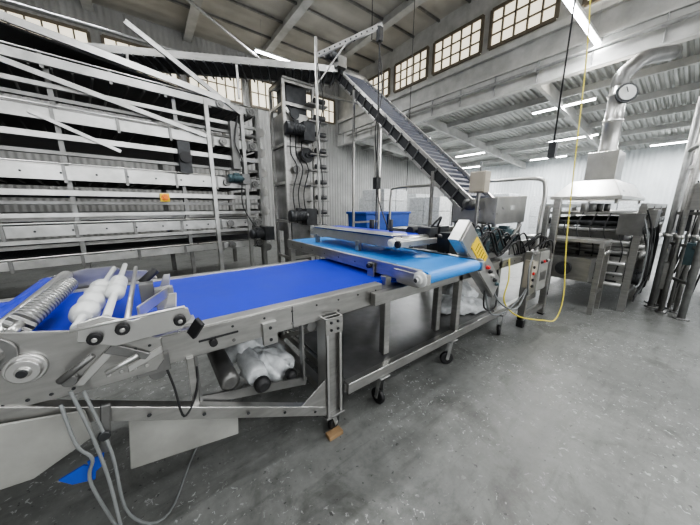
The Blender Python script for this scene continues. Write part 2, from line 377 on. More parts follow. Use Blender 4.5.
# ------------------------------------------------------------------ roller drive unit (left)
b=B('belt_roller_drive_unit',.003)
b.poly([(-.64,.88),(-.28,.86),(-.05,.86),(-.02,.90),(-.02,1.0),(-.10,1.04),(-.2,1.05),(-.24,1.10),(-.36,1.13),(-.48,1.16),(-.64,1.14)],'y',1.315,1.327,STEEL)
b.poly([(-.62,.86),(-.12,.86),(.0,.9),(.0,1.0),(-.06,1.06),(-.2,1.08),(-.24,1.12),(-.40,1.12),(-.62,1.08)],'y',2.56,2.572,STEEL)
b.poly([(-.26,1.07),(-.16,1.02),(.05,1.03),(.10,1.07),(.09,1.12),(.02,1.13),(-.10,1.11),(-.18,1.15),(-.25,1.14)],'y',1.29,1.30,STEELB)
b.rev((-.395,1.315,1.01),(0,-1,0),[(0,.052),(.015,.052),(.015,.04),(.035,.04),(.035,.018),(.045,.018)],STEELB,24)
b.rev((-.395,1.27,1.01),(0,-1,0),[(0,.014),(.006,.014)],DARK,12)
b.rev((-.46,1.315,1.08),(0,-1,0),[(0,.06),(.012,.06),(.012,.03),(.03,.03)],STEELD,24)
b.rev((-.30,1.315,.93),(0,-1,0),[(0,.022),(.03,.022)],STEELD,18)
for x,z in((-.21,1.075),(-.13,1.09),(.055,1.075)):
    b.rev((x,1.29,z),(0,-1,0),[(-.03,.010),(0,.010),(0,.02),(.005,.023),(.022,.023),(.027,.018)],BLACK,14)
    b.cyl((x,1.262,z),(x,1.255,z),.009,STEELB,10)
b.bolts((-.58,1.315,.90),(-.3,1.315,.885),6,.007,(0,-1,0),DARK);b.bolts((-.20,1.315,.98),(-.06,1.315,.98),4,.007,(0,-1,0),DARK)
b.bolts((-.20,1.315,.90),(-.08,1.315,.895),4,.009,(0,-1,0),STEELB)
b.poly([(-.30,.90),(-.27,.89),(-.16,1.0),(-.18,1.02)],'y',1.30,1.312,STEELB);b.poly([(-.2,1.0),(-.08,.93),(-.06,.95),(-.17,1.03)],'y',1.296,1.304,STEELD)
b.poly([(-.14,.89),(-.02,.94),(-.02,.97),(-.14,.92)],'y',1.30,1.312,STEELB)
b.cyl((-.32,1.26,.95),(-.22,1.26,1.02),.012,STEELD,10);b.cyl((-.2,1.27,.93),(-.1,1.27,.97),.010,STEELB,10)
b.cyl((-.27,1.28,1.12),(.08,1.28,1.13),.006,STEELB,8)
b.rev((-.41,1.40,1.14),(.04,1,0),[(0,.01),(0,.040),(.60,.040),(.60,.01)],MESHS,24)
b.cyl((-.41,1.32,1.14),(-.41,1.40,1.14),.015,STEELB,12)
b.rev((-.49,1.34,1.09),(0,1,0),[(0,.01),(0,.035),(1.2,.035)],STEELB,20)
p=[(0,.015),(.12,.015),(.12,.03)]
for i in range(4): p+=[(.13+i*.14,.034),(.15+i*.14,.046),(.19+i*.14,.05),(.23+i*.14,.046),(.25+i*.14,.034)]
p+=[(.72,.015),(1.22,.015)]
b.rev((-.27,1.36,1.10),(.02,1,0),p,WHITEP,24)
p=[(0,.015),(.34,.015)]
for i in range(3): p+=[(.35+i*.11,.028),(.37+i*.11,.04),(.42+i*.11,.04),(.44+i*.11,.028)]
p+=[(.70,.015),(1.2,.015)]
b.rev((-.18,1.36,1.12),(0,1,0),p,WHITEP,24)
b.rev((-.12,1.30,1.09),(0,1,0),[(0,.012),(1.27,.012)],STEELB,12)
b.rev((-.58,1.33,1.04),(0,1,0),[(0,.05),(1.22,.05)],BLUE,20)
for y in(1.34,1.75):
    b.poly([(-.0,1.10),(.03,1.18),(.06,1.18),(.05,1.1)],'y',y,y+.01,STEELB)
b.beam((.10,1.31,1.03),(.12,1.28,1.0),.02,.10,BLACK)
b.cyl((-.07,1.75,1.15),(.0,1.77,1.21),.02,BLACK,12);b.bx(-.02,.06,1.6,1.66,1.03,1.14,STEEL);b.bx(-.08,-.02,1.66,1.74,1.03,1.16,STEELD)
b.bx(-.05,.12,1.34,1.44,1.02,1.03,STEELB);b.beam((-.08,1.35,1.12),(.04,1.62,1.12),.01,.05,STEELB)
b.done()
b=B('blue_tape_scrap',.0);b.poly([(-.38,.57),(-.31,.59),(-.28,.56),(-.29,.51),(-.35,.53)],'y',1.262,1.27,TAPE);b.poly([(-.30,.60),(-.25,.61),(-.26,.56),(-.29,.54)],'y',1.26,1.265,TAPE);b.done()
b=B('power_cable',0)
b.tube([(-.30,1.27,.9),(-.27,1.25,.72),(-.25,1.24,.5),(-.24,1.22,.2),(-.2,1.15,.012),(-.05,1.0,.012),(.0,.85,.012),(-.1,.7,.012)],.006,GREYC)
b.tube([(-.27,1.28,.88),(-.23,1.26,.6),(-.22,1.28,.25),(-.1,1.4,.02),(.1,1.8,.012),(.5,2.2,.012)],.006,GREYC)
b.tube([(-.33,1.27,.86),(-.31,1.24,.7),(-.28,1.24,.62),(-.30,1.25,.5),(-.25,1.3,.1),(-.3,1.5,.012)],.006,GREYC)
b.tube([(.10,1.35,.8),(.08,1.32,.68),(.02,1.30,.60),(.0,1.32,.75),(-.02,1.34,.86)],.005,BLACK)
b.done()
b=B('wood_block',.003);b.bx(.79,.90,1.27,1.33,0,.03,WOOD);b.done()
# ------------------------------------------------------------------ cross conveyor
b=B('cross_belt_conveyor',.003)
belt(b,1.04,3.3,1.46,2.12,1.115,LBLUE,.045,'y')
for x,s_ in((1.43,-1),(2.15,1)):
    b.bx(x-.005,x+.005,1.10,3.26,1.02,1.125,STEEL)
    b.bx(min(x,x-s_*.02),max(x,x-s_*.02),1.10,3.26,1.118,1.126,STEELB)
    b.bolts((x+s_*.006,1.3,1.07),(x+s_*.006,3.1,1.07),8,.008,(s_,0,0),DARK)
    b.rev((x,1.085,1.07),(s_,0,0),[(0,.03),(.012,.055),(.03,.055),(.036,.03),(.055,.03),(.055,.012),(.07,.012)],WHITEP if s_<0 else STEELD,18)
    b.rev((x+s_*.07,1.085,1.07),(s_,0,0),[(0,.016),(.006,.016)],DARK,12)
    b.bx(x-.02,x+.02,1.03,1.14,1.035,1.105,STEELB)
b.rev((1.43,3.27,1.07),(1,0,0),[(0,.03),(.72,.03)],STEELD,14)
for y in(1.6,2.6): b.bx(1.43,2.15,y,y+.05,1.02,1.05,STEELD)
b.bx(1.405,1.42,1.55,1.63,.93,1.10,STEEL);b.rev((1.405,1.59,1.075),(-1,0,0),[(0,.02),(.03,.02)],BLACK,12)
b.poly([(1.10,1.0),(1.3,1.0),(1.34,1.1),(1.06,1.1)],'x',1.412,1.422,STEEL)
b.bx(1.40,1.46,1.40,1.46,.36,1.02,STEEL);b.bx(2.1,2.16,1.40,1.46,.36,1.02,STEEL)
b.bx(1.40,1.46,3.1,3.16,0,1.02,STEEL);b.bx(2.1,2.16,3.1,3.16,0,1.02,STEEL)
b.done()
b=B('press_roller_unit',.003)
belt(b,1.58,2.95,1.66,2.02,1.30,BLUE,.05,'y')
for x in(1.63,2.05):
    b.bx(x-.006,x+.006,1.5,3.0,1.20,1.29,STEELB)
    b.bx(x-.02,x+.02,2.0,2.05,1.12,1.22,STEEL);b.bx(x-.02,x+.02,2.8,2.85,1.12,1.22,STEEL)
b.bx(1.60,1.80,1.55,2.95,1.303,1.31,STEELB)
b.rev((1.60,1.53,1.25),(1,0,0),[(0,.03),(.02,.05),(.44,.05),(.46,.03)],STEELB,20)
b.rev((1.56,1.53,1.25),(1,0,0),[(0,.02),(.01,.035),(.05,.035)],WHITEP,16)
b.bx(1.60,2.08,1.44,1.5,1.22,1.27,STEELB)
b.cyl((1.62,1.47,1.245),(1.58,1.47,1.245),.03,BLACK,14);b.cyl((2.1,1.47,1.27),(2.16,1.47,1.27),.03,BLACK,14)
b.bx(2.02,2.14,1.48,1.62,1.26,1.36,DARK);b.cyl((2.0,1.7,1.31),(2.25,1.7,1.31),.05,DARK,16)
b.cyl((1.95,1.9,1.28),(1.95,1.9,1.42),.02,DARK,10);b.cyl((2.05,2.3,1.28),(2.05,2.3,1.40),.03,DARK,10)
b.tube([(2.1,1.55,1.34),(2.2,1.5,1.45),(2.3,1.6,1.35),(2.35,1.7,1.15)],.010,BLACK)
b.done()
# ------------------------------------------------------------------ machine stand with lower shelf
b=B('machine_stand',.003)
b.bx(.98,4.3,1.34,2.35,.335,.345,STEELD)
for y in(1.32,2.35): b.bx(.96,4.32,y-.03,y+.03,.27,.35,STEEL)
for x in(.98,2.1,3.2,4.3): b.bx(x-.03,x+.03,1.32,2.35,.27,.335,STEEL)
for x in(1.3,2.24,3.3): caster(b,x,1.32,.27,.065,.3+x);caster(b,x,2.35,.27,.065,1.1+x)
for x in(2.3,3.1,4.3):
    for y in(1.33,2.34): b.bx(x-.03,x+.03,y-.03,y+.03,.35,.98,STEEL)
b.bx(1.2,4.5,1.30,1.35,.86,.95,STEEL);b.bx(1.2,4.5,2.32,2.37,.86,.95,STEEL)
b.bx(1.2,4.5,1.35,2.32,.9,.95,STEELD)
b.bolts((2.3,1.3,.91),(4.4,1.3,.91),12,.009,(0,-1,0),DARK)
for x in(2.5,3.0,3.5,4.0,4.45):b.bx(x-.02,x+.02,1.35,2.32,.84,.9,STEELD)
b.done()
b=B('plastic_bag',0)
b.blob((2.75,1.62,.42),(.24,.2,.1),FILM,3);b.blob((3.0,1.75,.47),(.2,.2,.16),FILM,4);b.blob((2.95,1.5,.40),(.2,.13,.08),FILM,5)
b.done()
# ------------------------------------------------------------------ moulder machine on the stand
b=B('dough_moulding_machine',.003)
b.bx(2.25,3.35,1.45,1.47,.95,1.12,STEEL);b.bx(2.25,4.4,2.3,2.32,.95,1.25,STEEL)
b.bx(2.4,3.3,1.47,2.3,.95,1.02,BLUE)
for i in range(5):
    x=2.35+i*.26; b.rev((x,1.42,1.06),(0,1,0),[(0,.012),(.03,.012),(.03,.04),(.86,.04),(.86,.01)],STEELB if i%2 else STEELD,16)
    b.rev((x,1.40,1.06),(0,1,0),[(0,.02),(.01,.03),(.03,.03)],BLACK if i%2 else STEEL,12)
for x in(2.9,3.25,3.65):
    motor(b,(x,1.42,1.2),(.25,1,0),.32,.075,TEAL)
    b.bx(x-.08,x+.06,1.38,1.48,1.02,1.22,TEAL)
b.bx(2.35,2.5,1.6,1.75,1.05,1.35,DARK);b.bx(2.3,2.75,1.9,2.3,1.05,1.3,STEELD);b.bx(2.25,2.4,1.42,1.55,1.08,1.3,DARK)
b.bx(3.45,4.35,1.36,1.38,.97,1.12,STEEL)
b.poly([(3.55,1.32),(4.45,1.32),(4.45,1.70),(3.55,1.66)],'y',1.62,1.64,STEELB)
b.bx(3.55,4.45,1.64,2.25,1.32,1.34,STEEL);b.bx(3.55,3.57,1.64,2.25,1.32,1.66,STEELB);b.bx(4.43,4.45,1.64,2.25,1.32,1.7,STEEL);b.bx(3.55,4.45,2.23,2.25,1.32,1.7,STEEL)
for x in(3.6,4.4):
    for y in(1.66,2.2): b.bx(x-.02,x+.02,y-.02,y+.02,.95,1.32,STEEL)
b.bx(3.95,4.05,1.612,1.622,1.5,1.56,WHITEP)
b.beam((3.3,1.4,1.0),(3.75,1.4,1.32),.03,.03,STEEL)
random.seed(11)
for i in range(12):
    x=2.4+random.random()*.8; y=1.36+random.random()*.25
    b.tube([(x,y,1.02),(x+.25,y-.04,1.22+random.random()*.15),(x+.55,y-.03,1.0+random.random()*.1),(x+.9,y-.05,1.1+random.random()*.15),(x+1.2,1.36,.95)],.010,BLACK)
for i in range(5):
    x=3.8+.1*i; b.tube([(x,1.4,.97),(x+.05,1.28,1.15),(x+.25,1.25,1.2-.05*i),(x+.35,1.3,.96)],.009,BLACK)
b.bx(4.35,4.42,1.3,1.37,.95,1.55,STEEL)
b.done()
b=B('control_panel',.006)
b.beam((2.05,1.22,1.36),(2.76,1.22,.72),.10,.21,STEEL)
o=V((.64,0,.71)).normalized()
b.beam((2.07,1.165,1.345),(2.74,1.165,.735),.012,.19,STEELB)
b.beam((2.20,1.156,1.25),(2.42,1.156,1.05),.006,.12,YEL)
for i in range(5):
    c=V((2.25,1.152,1.205)).lerp(V((2.38,1.152,1.085)),i/4); b.beam(c-o*.04,c+o*.04,.003,.008,BLACK,up=(0,1,0))
for i in range(5):
    c=V((2.48,1.15,.99)).lerp(V((2.70,1.15,.79)),i/4); b.rev(c,(0,-1,0),[(-.01,.02),(.005,.02),(.005,.014),(.02,.014)],(RED,BLACK,STEELB,BLACK,TEAL)[i],12)
b.beam((2.4,1.28,1.04),(2.4,1.36,.93),.05,.05,STEEL)
b.done()
b=B('electrical_cabinet',.004)
b.bx(3.72,4.42,1.24,1.30,.40,.98,STEEL)
b.bx(3.74,4.03,1.225,1.24,.42,.96,STEELB);b.bx(4.06,4.40,1.225,1.24,.42,.96,PANEL)
b.bx(3.70,3.75,1.20,1.28,.1,1.0,STEEL);b.bx(4.42,4.48,1.20,1.28,.02,1.65,STEEL)
b.bx(3.70,4.48,1.22,1.28,.10,.16,STEEL);b.bx(3.7,3.76,1.2,1.28,.0,.1,BLACK);b.bx(4.42,4.48,1.2,1.28,0,.02,BLACK)
b.bx(3.66,3.72,1.17,1.26,.55,.9,TAN)
for i in range(4):
    b.rev((4.12+.08*i,1.225,.82),(0,-1,0),[(0,.022),(.01,.022),(.01,.015),(.025,.015)],(BLACK,RED,BLACK,STEELB)[i],12)
    b.rev((3.69,1.17,.58+.08*i),(0,-1,0),[(0,.018),(.02,.018)],(BLACK,BLACK,RED,BLACK)[i],12)
b.bx(3.80,3.98,1.218,1.226,.70,.85,TAN);b.bx(4.14,4.34,1.218,1.226,.55,.68,STEELD)
b.tube([(3.7,1.2,.95),(3.5,1.15,.8),(3.55,1.15,.55),(3.72,1.2,.45)],.010,GREYC)
b.tube([(2.7,1.2,.75),(2.85,1.15,.55),(3.2,1.12,.42),(3.6,1.17,.6)],.010,GREYC)
b.tube([(2.6,1.22,.80),(2.75,1.2,.45),(3.2,1.2,.38),(3.62,1.19,.55)],.010,GREYC)
b.tube([(2.62,1.22,.80),(2.6,1.2,.55),(2.9,1.22,.5),(3.1,1.33,.9)],.009,BLACK)
b.tube([(4.0,1.3,1.0),(4.3,1.2,1.1),(4.5,1.22,.7),(4.46,1.2,.3)],.010,BLACK)
b.done()
b=B('pipe_arch',0)
b.tube([(4.1,1.3,.9),(4.1,1.3,1.4),(4.1,1.3,1.78),(4.1,1.42,1.9),(4.1,2.0,1.91),(4.1,3.0,1.91),(4.1,3.9,1.91),(4.1,4.02,1.8),(4.1,4.04,1.4),(4.1,4.04,0)],.025,STEELB,10,True,5)
b.done()
b=B('junction_box',.006)
b.bx(3.38,3.52,1.72,1.92,1.72,1.98,TAN);b.bx(3.37,3.38,1.73,1.91,1.73,1.97,TAN);b.bx(3.43,3.47,1.80,1.84,.95,1.72,STEEL)
b.cyl((3.45,1.82,1.98),(3.45,1.82,2.1),.015,GREYC,8);b.done()
# ------------------------------------------------------------------ decline conveyor
b=B('decline_conveyor',.003)
T=V((0,5.0,4.2));E=V((0,1.95,1.58))
dn=(E-T).normalized();nr=V((0,-dn.z,dn.y))
if nr.z<0:nr=-nr
for x in(3.45,4.10):
    p=V((x,0,0))+T;q=V((x,0,0))+E
    b.beam(p+nr*.06,q+nr*.06,.03,.05,STEELB,up=nr);b.beam(p-nr*.12,q-nr*.12,.03,.04,STEELB,up=nr)
    b.beam(p-nr*.03,q-nr*.03,.012,.16,DARK,up=nr)
    for i in range(18):
        c=p.lerp(q,i/17);b.beam(c-nr*.12+V((0.02 if x>4 else -.02,0,0)),c+nr*.06+V((0.02 if x>4 else -.02,0,0)),.02,.02,STEELD)
for k in(.03,-.09):
    b.beam(V((3.775,0,0))+T+nr*k,V((3.775,0,0))+E+nr*k,.58,.012,NAVY,up=nr)
L=(E-T).length
for i in range(34):
    c=V((3.775,0,0))+T+dn*(L*(i+.5)/34)
    e=c-nr*.115
    b.beam(e-V((.29,0,0)),e+dn*.05,.012,.03,GALV if i%2 else TEAL,up=nr);b.beam(e+dn*.05,e+V((.29,0,0)),.012,.03,GALV if i%2 else TEAL,up=nr)
    b.bx(3.49,4.06,c.y-.006,c.y+.006,c.z+.04,c.z+.08,NAVY)
b.rev((3.42,5.0,4.2),(1,0,0),[(0,.04),(.02,.12),(.7,.12),(.72,.04)],STEELD,20)
b.rev((3.42,1.95,1.58),(1,0,0),[(0,.03),(.02,.08),(.7,.08),(.72,.03)],STEELD,20)
for x in(3.42,4.13):
    b.bx(x-.02,x+.02,4.4,4.44,0,3.7,STEELB)
    b.bx(x-.02,x+.02,2.5,2.54,0,2.05,STEEL)
b.bx(3.42,4.13,4.4,4.43,1.2,1.24,STEEL)
motor(b,(3.38,4.85,4.38),(-1,0,0),.3,.08,DARK);b.bx(3.3,3.5,4.75,5.0,4.2,4.4,STEELD)
b.done()
b=B('overhead_conveyor',.003)
p=V((-2.2,7.85,4.12));q=V((3.5,5.15,4.2));d=(q-p).normalized();sd=V((-d.y,d.x,0))
for k in(-.3,.3):
    b.beam(p+sd*k,q+sd*k,.03,.12,STEEL)
b.beam(p+V((0,0,-.02)),q+V((0,0,-.02)),.58,.02,MESH)
b.beam(p+V((0,0,.05)),q+V((0,0,.05)),.58,.015,MESH)
for i in range(40):
    c=p.lerp(q,(i+.5)/40);b.cyl(c-sd*.34+V((0,0,-.08)),c+sd*.34+V((0,0,-.08)),.02,DARK,8)
for i in(.42,.7):
    c=p.lerp(q,i)
    for k in(-.3,.3): b.bx(c.x+sd.x*k-.02,c.x+sd.x*k+.02,c.y+sd.y*k-.02,c.y+sd.y*k+.02,3.53,4.1,STEEL)
b.done()
b=B('gantry_post',.003)
b.bx(2.58,2.62,4.38,4.42,0,4.3,STEELB);b.bx(2.5,2.7,4.3,4.5,0,.02,STEELD)
b.beam((2.6,4.4,4.02),(3.38,3.62,4.38),.04,.07,STEELB);b.beam((2.6,4.36,3.6),(2.95,4.04,4.15),.02,.02,STEELB)
for i in range(12):
    c=V((2.6,4.4,4.02)).lerp(V((3.38,3.62,4.38)),(i+.7)/12.5);nn=V((-.7,-.7,0)).normalized(); b.cyl(c+nn*.018,c+nn*.023,.014,BLACK,8)
b.tube([(3.35,3.65,4.32),(3.35,3.65,3.),(3.35,3.65,1.9),(3.3,3.6,1.0)],.012,BLACK)
b.tube([(3.35,3.65,4.1),(3.38,3.6,3.4),(3.3,3.66,2.8),(3.36,3.65,2.2),(3.3,3.55,1.7),(3.2,3.2,1.2)],.010,BLACK)
b.tube([(2.6,4.36,3.9),(2.66,4.3,3.3),(2.58,4.36,2.7),(2.64,4.33,2.0),(2.6,4.3,1.2)],.010,BLACK)
b.bx(3.31,3.39,3.61,3.69,4.15,4.35,DARK)
b.bx(3.30,3.40,3.60,3.70,1.85,2.05,DARK)
b.done()
# ------------------------------------------------------------------ tower
b=B('elevator_tower',.004)
for x in(2.4,3.05):
    for y in(5.35,6.0): b.bx(x-.03,x+.03,y-.03,y+.03,0,3.95,STEEL)
b.bx(2.43,2.95,5.38,5.40,1.3,3.4,STEEL);b.bx(2.42,2.44,5.38,5.98,1.0,3.4,STEELD)
b.bx(2.5,2.95,5.42,5.9,.0,1.25,STEELD);b.bx(2.5,2.95,5.42,5.9,3.4,3.9,DARK)
for z in(.4,1.2,2.0,2.75,3.5,3.9):b.bx(2.4,3.05,5.33,5.37,z,z+.06,STEEL);b.bx(2.38,2.42,5.35,6.0,z,z+.06,STEEL)
for i in range(9):
    z=1.0+i*.32;b.bx(2.85,3.3,5.15,5.35,z,z+.03,STEELD);b.rev((3.0,5.2,z+.1),(1,0,0),[(0,.05),(.25,.05)],DARK,12)
motor(b,(2.75,5.2,3.05),(-1,0,0),.40,.12,DARK);b.bx(2.7,2.95,5.1,5.35,2.85,3.2,DARK)
motor(b,(2.75,5.2,1.35),(-1,0,0),.40,.12,DARK);b.bx(2.7,2.95,5.1,5.35,1.15,1.5,DARK)
b.rev((2.85,5.3,2.6),(0,-1,0),[(0,.15),(.03,.15),(.03,.05),(.06,.05)],DARK,20)
b.rev((2.6,5.3,2.3),(0,-1,0),[(0,.08),(.03,.08)],STEELD,20);b.rev((2.6,5.3,3.35),(0,-1,0),[(0,.10),(.03,.10)],DARK,20)
for dx in(0,.12,.25): b.tube([(2.5+dx,5.3,3.0),(2.45+dx,5.22,2.6),(2.6+dx,5.25,2.3),(2.5+dx,5.3,1.8),(2.55+dx,5.25,1.2)],.012,BLACK)
b.beam((2.43,5.33,3.45),(2.95,5.33,2.8),.02,.05,STEELB)
b.bx(2.38,3.08,5.3,6.02,3.95,3.99,STEELD)
b.done()
# ------------------------------------------------------------------ rack  (8 degrees rotated)
M=Matrix.Rotation(math.radians(8),4,'Z')
b=B('cooling_conveyor_rack',.003,M)
xa,xb=-3.2,3.0;ya,yb=5.8,7.6
for x in(-3.1,-1.6,-.05,1.45,2.95):
    b.bx(x-.04,x+.04,yb-.04,yb+.04,0,3.75,STEELD)
    b.bx(x-.03,x+.03,ya+.06,ya+.12,0,3.4,STEELD)
for x in(1.95,2.62,2.95): b.bx(x-.035,x+.035,ya-.05,ya+.02,0,3.5,RACK)
tiers=[(.74,.12),(1.05,.06),(1.20,.16),(1.42,.06),(1.60,.05),(1.74,.08),(2.02,.20),(2.3,.05),(2.52,.08),(2.80,.16),(3.02,.05),(3.18,.06),(3.47,.12)]
for i,(z,h) in enumerate(tiers):
    off=(0,.02,.0,.03,.04,0,-.02,.03,.0,.0,.03,.03,-.03)[i]
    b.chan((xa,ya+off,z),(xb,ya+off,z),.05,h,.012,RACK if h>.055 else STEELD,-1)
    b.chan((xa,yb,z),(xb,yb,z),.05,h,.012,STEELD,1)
    if h>.07: b.bx(xa,xb,ya+.06,yb-.06,z-.01,z+.01,MESH)
    if h>.1:
        b.cyl((xa,ya-.03,z+h/2+.03),(xb,ya-.03,z+h/2+.03),.012,STEELB,8)
        n=30
        for k in range(n): 
            x=xa+.1+(xb-xa-.2)*k/(n-1); b.cyl((x,ya+.03,z-.06),(x,yb,z-.06),.018,STEELD,6)
        b.bx(xa,xb,6.7,6.72,z+.02,z+.22,MESH)
        for x in(2.2,2.8): b.rev((x,ya-.05,z),(0,-1,0),[(0,.07),(.03,.07),(.03,.03),(.05,.03)],STEELD,18)
        for k in range(9): b.bx(xa+.3+k*.7,xa+.34+k*.7,ya-.03,ya-.02,z-h/2-.04,z+h/2+.04,STEELD)
for i in range(6):
    z=.9+.42*i;b.bx(xa,xb,6.3,6.33,z,z+.06,STEEL)
b.beam((-1.6,ya-.06,3.6),(1.9,ya-.06,2.85),.03,.07,RACK)
b.beam((-.3,ya-.04,2.8),(.6,ya-.04,2.4),.02,.05,RACK)
b.beam((.9,ya-.05,4.3),(2.6,ya-.05,3.4),.04,.08,RACK)
b.beam((-2.2,ya-.05,4.05),(2.4,ya-.05,3.55),.05,.10,STEELB)
b.add([(-2.2,ya-.02,4.0),(2.4,ya-.02,3.5),(2.4,yb-.4,3.5),(-2.2,yb-.4,4.0),(-2.2,ya-.02,3.97),(2.4,ya-.02,3.47),(2.4,yb-.4,3.47),(-2.2,yb-.4,3.97)],[(0,1,2,3),(7,6,5,4),(0,4,5,1),(1,5,6,2),(2,6,7,3),(3,7,4,0)],MESH)
b.bx(1.4,1.6,ya-.05,ya+.3,2.15,2.7,DARK);b.rev((1.5,ya-.06,2.42),(0,-1,0),[(0,.1),(.05,.1)],BLACK,18)
b.bx(2.35,2.5,ya-.1,ya,2.3,3.2,STEELD)
b.bx(1.03,1.17,ya-.06,ya-.035,1.63,1.77,YEL);b.rev((1.1,ya-.06,1.70),(0,-1,0),[(0,.055),(.02,.055),(.02,.03),(.035,.03)],ORG,14)
for z in(1.2,2.02):b.bolts((-2,ya-.03,z),(2.9,ya-.03,z),14,.015,(0,-1,0),DARK)
motor(b,(2.9,5.62,.95),(-1,0,0),.34,.10,DARK);b.bx(2.84,3.06,5.5,5.75,.8,1.1,DARK)
motor(b,(2.5,5.65,2.1),(-1,0,0),.3,.08,TEAL);b.bx(2.46,2.62,5.58,5.75,2.0,2.2,STEELD)
for i in range(7):
    z=.6+.42*i;b.rev((3.05,5.95,z),(0,1,0),[(0,.05),(1.5,.05)],STEELD,12);b.rev((3.05,5.80,z),(0,1,0),[(0,.09),(.03,.09)],RACK,16)
b.tube([(2.5,5.68,3.3),(2.4,5.66,2.8),(2.52,5.66,2.4),(2.45,5.66,1.6),(2.7,5.66,1.1)],.012,BLACK)
b.done()
# ------------------------------------------------------------------ background goods
b=B('plastic_bin',.01)
for x,y in((4.3,5.0),(5.1,5.0)):
    b.poly([(x-.3,.80),(x+.3,.80),(x+.34,1.40),(x-.34,1.40)],'y',y-.35,y+.35,BBIN);b.bx(x-.37,x+.37,y-.38,y+.38,1.36,1.42,BBIN)
    b.bx(x-.28,x+.28,y-.3,y+.3,0,.8,DARK)
b.done()
b=B('flour_sack',0)
for i,(x,y,z) in enumerate(((5.2,3.6,.12),(5.7,3.7,.12),(5.4,3.6,.34),(5.3,3.7,.56),(5.6,3.6,.78),(5.35,3.6,.98))):
    b.blob((x,y,z),(.38,.26,.15),FILM,50+i,.06)
b.done()
b=B('ingredient_trolley',.004)
for x in(6.2,6.9):
    for y in(3.3,3.9): b.bx(x-.02,x+.02,y-.02,y+.02,.1,1.75,STEEL);b.rev((x-.015,y,.05),(1,0,0),[(0,.05),(.03,.05)],BLACK,12)
for i in range(7):
    z=.25+.22*i;b.bx(6.2,6.9,3.3,3.9,z,z+.02,STEELB);b.bx(6.25,6.85,3.35,3.85,z+.02,z+.09,WHITEP if i%2 else STEELD)
b.done()
def pallet(x,y,w,d,h):
    b=B('wrapped_pallet',.02)
    for k in(-.42,0,.42): b.bx(x+k*w-.05,x+k*w+.05,y-d/2,y+d/2,0,.1,WOOD)
    for k in range(6): b.bx(x-w/2,x+w/2,y-d/2+k*d/5.5,y-d/2+k*d/5.5+.1,.1,.125,WOOD)
    n=max(1,int(h/.4))
    for i in range(n):
        for j in(-1,1):
            for l in (-1,1):
                b.bx(x+j*w*.245-w*.235,x+j*w*.245+w*.235,y+l*d*.245-d*.235,y+l*d*.245+d*.235,.13+i*h/n,.12+(i+1)*h/n,FILM)
    b.done()
for p in((7.0,7.2,1.2,1.2,2.0),(7.4,5.3,1.2,1.2,1.7),(9.0,7.5,1.2,1.2,1.9),(10.5,7.0,1.3,1.2,1.7),(11.8,5.6,1.3,1.2,1.6),(13.5,6.,1.2,1.2,2.0),(14.5,4.3,1.2,1.2,1.9),(13.,2.6,1.2,1.2,1.6),(15.5,2.2,1.2,1.2,1.8),(8.6,9.4,1.2,1.2,1.8),(15.8,-1.,1.2,1.2,1.7)):
    pallet(*p)
# ------------------------------------------------------------------ oven line on the right
b=B('oven_sheeter_machine',.005)
for x in(5.55,6.4,7.4,8.4):
    for y in(.55,1.75): b.bx(x-.04,x+.04,y-.04,y+.04,.0,1.55,STEEL)
for z in(.25,.75,1.2,1.52):
    for y in(.55,1.75): b.bx(5.5,8.5,y-.03,y+.03,z,z+.07,STEEL)
b.bx(5.5,8.5,.55,1.75,1.42,1.46,STEELD);b.bx(5.7,8.4,.7,1.6,.35,1.15,STEELD)
for i in range(16):
    x=5.6+i*.18;b.cyl((x,.5,1.30),(x,1.8,1.30),.05,STEELD if i%2 else DARK,10)
    b.cyl((x,.46,.98),(x,1.8,.98),.04,STEEL,10)
for i in range(6):
    b.cyl((5.46,.6,.4+i*.16),(5.46,1.7,.4+i*.16),.03,STEELD if i%2 else STEELB,10)
b.bx(5.7,8.4,.62,.66,.3,.75,STEEL);b.bx(5.52,5.56,.6,1.15,.35,.95,STEEL);b.bx(5.52,5.56,1.2,1.7,.35,.95,STEELD)
for z in(.42,.55,.68,.81): b.bx(5.505,5.52,.66,1.08,z,z+.03,DARK)
motor(b,(5.7,.62,.5),(0,-1,0),.2,.1,DARK);motor(b,(6.5,.62,.9),(0,-1,0),.2,.08,DARK)
b.rev((5.95,.5,1.15),(0,-1,0),[(0,.12),(.05,.12)],DARK,18);b.rev((6.2,.5,.62),(0,-1,0),[(0,.16),(.05,.16)],STEEL,18)
for x,z,r in((5.75,.85,.07),(6.0,.85,.10),(5.68,1.1,.06),(6.7,.6,.1)): b.rev((x,.52,z),(0,-1,0),[(0,r),(.04,r),(.04,r*.4),(.06,r*.4)],STEELB,16)
b.bx(4.95,5.4,.8,1.75,1.04,1.08,STEELB);b.bx(4.93,5.42,.78,.82,.98,1.08,STEELB);b.bx(4.95,5.42,.78,.82,.30,.34,STEEL)
for x in(5.,5.38):
    for y in(.8,1.7):b.bx(x-.03,x+.03,y-.03,y+.03,0,1.04,STEEL)
b.bx(5.05,5.35,.9,1.6,.45,.8,STEEL);b.rev((5.04,1.2,.62),(-1,0,0),[(0,.1),(.05,.1),(.05,.04),(.08,.04)],DARK,16)
for i in range(4): b.rev((5.05+.1*i,.78,.9),(0,-1,0),[(0,.03),(.02,.03)],STEELB,12)
random.seed(5)
for i in range(20):
    x=5.3+random.random()*1.3; z=1.5-random.random()*.4
    b.tube([(x,.5,z),(x-.15+random.random()*.3,.42,z-.35),(x+.15,.42,.5),(x+.4*random.random(),.45,.15+.4*random.random())],.010,BLACK if i%3 else GREYC)
for i in range(6):
    y=.7+.16*i; b.tube([(5.5,y,1.45),(5.4,y+.03,1.2),(5.42,y-.05,.9),(5.5,y,.5)],.008,BLACK)
